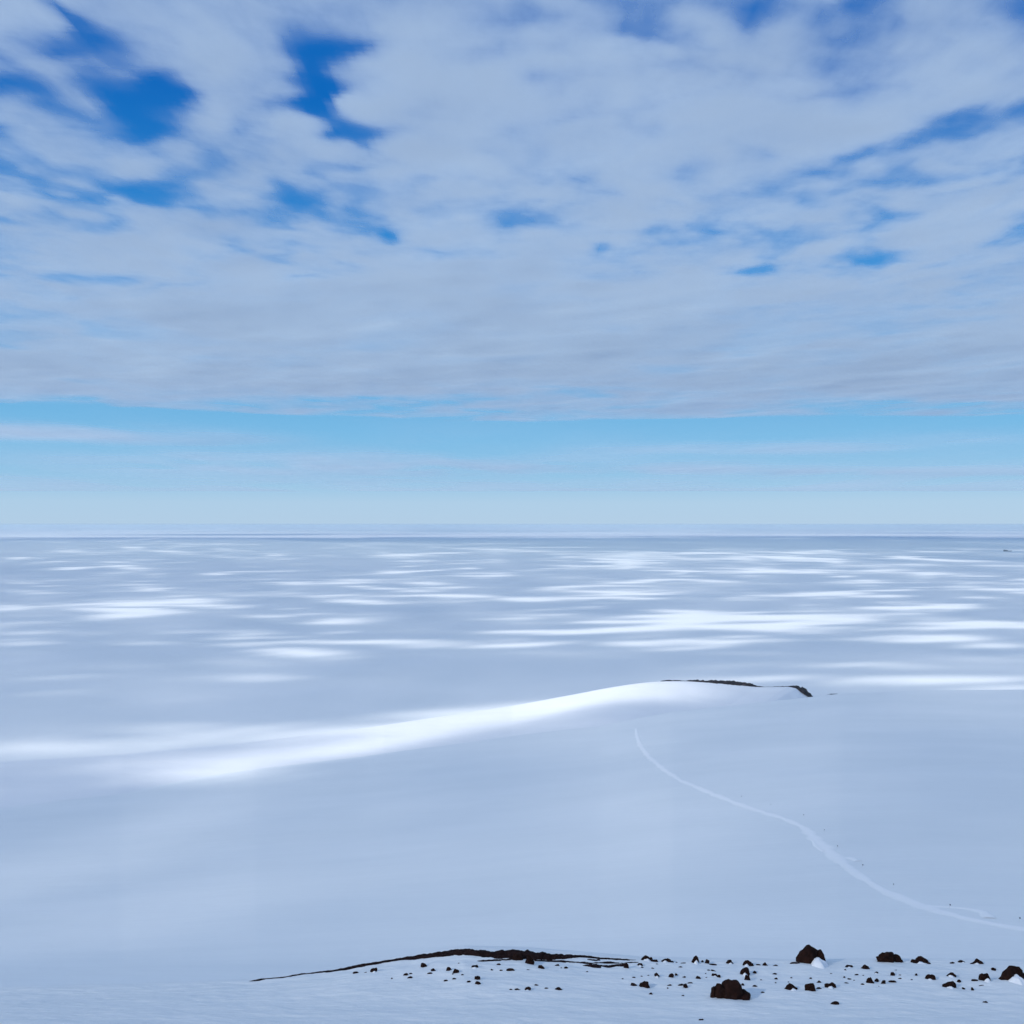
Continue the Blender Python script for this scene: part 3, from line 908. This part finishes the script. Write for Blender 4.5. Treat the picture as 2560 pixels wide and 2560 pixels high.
stones = []      # px, row, w, h (2560 px), drift, blocky, label, phrase
for reg, zx, zy, w_, h_, dr, bl, lab, phr in ANCH:
    stones.append((*reg(zx, zy), w_ / 3.864, h_ / 3.864, dr, bl, lab, phr))
n_anchor = len(stones)
for reg, lst in REST.items():
    for q in lst:
        stones.append((*reg(q[0], q[1]), q[2] / 3.864, q[3] / 3.864, q[4] if len(q) > 4 else 0.0, 0.0, None, None))

# labels of the small stones: nearest named neighbour, which side, and rank outward from it
anch = stones[:n_anchor]
bins = {}
for i in range(n_anchor, len(stones)):
    px, row, w_, h_, dr = stones[i][:5]
    def dist(a): return math.hypot(px - a[0], 3.0 * (row - a[1]))
    A_ = min(anch, key=dist)
    dx, dy = px - A_[0], 3.0 * (row - A_[1])
    size = "tiny" if w_ < 9 else "small" if w_ < 15 else "middling"
    look = "flat " if h_ < 0.27 * w_ else "upright " if h_ > 0.72 * w_ else ""
    what = "stone under a snow cap" if dr else "dark stone"
    if abs(dy) > abs(dx) * 1.2:
        rel = ("in front of " if dy > 0 else "behind ") + A_[7]
    else:
        side = [b for b in anch if b is not A_ and (b[0] - A_[0]) * dx > 0 and abs(b[0] - A_[0]) > 25]
        B_ = min(side, key=lambda b: math.hypot(b[0] - px, 3 * (b[1] - row))) if side else None
        rel = f"beside {A_[7]}" + (f", toward {B_[7]}" if B_ else ", away from all others")
    bins.setdefault((f"{size} {look}{what}", rel), []).append((dist(A_), i))
ORD = ["closest", "second closest", "third closest", "fourth closest", "fifth closest", "sixth closest", "seventh closest", "eighth closest"]
names = {}
for (what, rel), L in bins.items():
    L.sort()
    for k, (_, i) in enumerate(L):
        names[i] = f"{what} {rel}" if len(L) == 1 else f"{ORD[k]} {what} {rel}"

place = []
for i, (px, row, w_, h_, dr, bl, lab, phr) in enumerate(stones):
    x, y, z = on_ledge(px, row)
    s = y / F
    W, H = w_ * s * 0.94, h_ * s * 0.94
    place.append((x, y, z, W, H))
    if w_ > 14:
        BUMPS.append((x - 0.25 * W, y - 0.25 * W, 0.6 * W + 0.06, 0.16 * H))

xs = np.concatenate([np.arange(-60, -17, 1.5), np.arange(-17, 17, 0.045), np.arange(17, 62, 1.5)])
ys = np.concatenate([np.arange(-40, 25.5, 1.0), np.arange(25.5, 34, 0.04), np.arange(34, 61, 0.8)])
X, Y = np.meshgrid(xs, ys)
tag(grid_obj("snow_ledge", X, Y, z_ledge(X, Y), M_LEDGE), kind="structure")

for i, (px, row, w_, h_, dr, bl, lab, phr) in enumerate(stones):
    x, y, z, W, H = place[i]
    rng = random.Random(i * 17 + 5)
    D = min(W * 0.8, max(H * 1.4, W * 0.45))
    sub = 4 if w_ > 50 else 3 if w_ > 12 else 2
    if i == 0:        # largest boulder: main dome, low shoulders both sides
        parts = [(rock_geo(W * 0.70, D, H, 3, 4, 0, 0, 0.25), (0.02 * W, 0.1 * D, 0)),
                 (rock_geo(W * 0.46, D * 0.7, H * 0.80, 14, 4, 0, 0, 0.2), (-W * 0.22, 0.10 * D, 0)),
                 (rock_geo(W * 0.16, D * 0.3, H * 0.56, 9, 3, 0, 0, 0.4), (-W * 0.44, 0.10 * D, 0.03)),
                 (rock_geo(W * 0.38, D * 0.6, H * 0.48, 12, 3, 0, 0, 0.4), (W * 0.33, 0.05 * D, 0))]
        geo = join_geo(parts)
    elif i == 1:      # tall boulder: domed back, steep cut side
        geo = join_geo([(rock_geo(W * 0.84, D, H, 45, 4, 0, 0.10, 0.2), (-W * 0.08, 0.1 * D, 0)),
                        (rock_geo(W * 0.42, D * 0.8, H * 0.74, 46, 3, 0.5, 0, 0.4), (W * 0.29, 0.12 * D, 0))])
    elif i == 2:      # flat-topped block with a step
        parts = [(rock_geo(W * 0.64, D, H, 21, 4, 0.85), (-W * 0.17, 0.1 * D, 0)),
                 (rock_geo(W * 0.42, D * 0.8, H * 0.72, 24, 3, 0.2), (W * 0.24, 0.1 * D, 0)),
                 (rock_geo(W * 0.2, D * 0.5, H * 0.3, 25, 3, 0.1), (W * 0.40, 0.08 * D, 0))]
        geo = join_geo(parts)
    elif i == 4:
        geo = join_geo([(rock_geo(W * 0.5, D, H * 0.7, 31, 3), (-W * 0.25, 0, 0)), (rock_geo(W * 0.66, D, H, 34, 3), (W * 0.15, 0.1, 0)),
                        (rock_geo(W * 0.25, D * .6, H * .45, 36, 3), (W * 0.38, -0.05, 0))])
    else:
        geo = rock_geo(W, D, H, i * 7 + 11, sub, bl, rng.uniform(-0.25, 0.25))
    o = mesh_obj("boulder" if w_ > 30 else "rock" if w_ > 14 else "stone", *geo, M_ROCK, smooth=w_ > 24)
    o.location = (x, y + 0.25 * D, z - 0.04 * H)
    cat = "boulder" if w_ > 30 else "rock" if w_ > 14 else "stone"
    tag(o, lab or names[i], cat, None if w_ > 30 else "rocks and stones strewn over the near snow ledge")
    if dr:
        side = rng.uniform(-0.12, 0.12) if i != 1 else 0.12
        g = drift_geo(W * (0.52 + 0.26 * dr), D * 1.4, H * (0.30 + 0.34 * dr), i)
        c = mesh_obj("snow_drift", *g, M_DRIFT, o)
        c.location = (W * side, -0.42 * D, -0.02 * H)


# ------------------------------------------------------------------ huts far out on the ice
M_HUT = plain_mat("hut_cladding", (0.05, 0.055, 0.06))
M_ROOF = plain_mat("hut_roof", (0.09, 0.09, 0.10))


def hut(px, row, L, Wd, Ht, label):
    y = -PLAIN * F / (row - HY); x = (px - 1280) / F * y
    root = bpy.data.objects.new("station_hut", None); root.location = (x, y, PLAIN); COL.objects.link(root)
    a, b, h = L / 2, Wd / 2, Ht * 0.7
    v = [(-a, -b, 0), (a, -b, 0), (a, b, 0), (-a, b, 0), (-a, -b, h), (a, -b, h), (a, b, h), (-a, b, h), (-a, 0, Ht - 0.05), (a, 0, Ht - 0.05)]
    f = [(0, 1, 5, 4), (2, 3, 7, 6), (1, 2, 6, 9, 5), (3, 0, 4, 8, 7)]
    mesh_obj("wall", v, f, M_HUT, root, smooth=False)
    e = 0.6
    v = [(-a - e, -b - e, h - 0.3), (a + e, -b - e, h - 0.3), (a + e, 0, Ht), (-a - e, 0, Ht), (a + e, b + e, h - 0.3), (-a - e, b + e, h - 0.3)]
    v += [(p_[0], p_[1], p_[2] + 0.4) for p_ in v]
    f = [(0, 1, 2, 3), (3, 2, 4, 5), (9, 8, 7, 6), (11, 10, 8, 9), (0, 6, 7, 1), (1, 7, 8, 2), (2, 8, 10, 4), (4, 10, 11, 5), (5, 11, 9, 3), (3, 9, 6, 0)]
    mesh_obj("roof", v, f, M_ROOF, root, smooth=False)
    for k in (-1, 1):
        q = k * a * 0.5
        v = [(q - 1.2, -b - 0.08, h * .4), (q + 1.2, -b - 0.08, h * .4), (q + 1.2, -b - 0.08, h * .75), (q - 1.2, -b - 0.08, h * .75)]
        v += [(p_[0], p_[1] + 0.05, p_[2]) for p_ in v]
        f = [(0, 1, 2, 3), (4, 7, 6, 5), (0, 4, 5, 1), (1, 5, 6, 2), (2, 6, 7, 3), (3, 7, 4, 0)]
        mesh_obj("window", v, f, M_CLOTH, root, smooth=False)
    tag(root, label, "hut", "huts far out on the ice plain")


hut(2511, 1378.5, 14, 12, 15, "taller dark hut at one end of the tiny far cluster on the ice")
hut(2516.5, 1378.5, 16, 12, 13, "dark gabled hut in the middle of the tiny far cluster on the ice")
hut(2524, 1378.5, 34, 12, 6, "low long dark hut stretching from the far cluster on the ice")
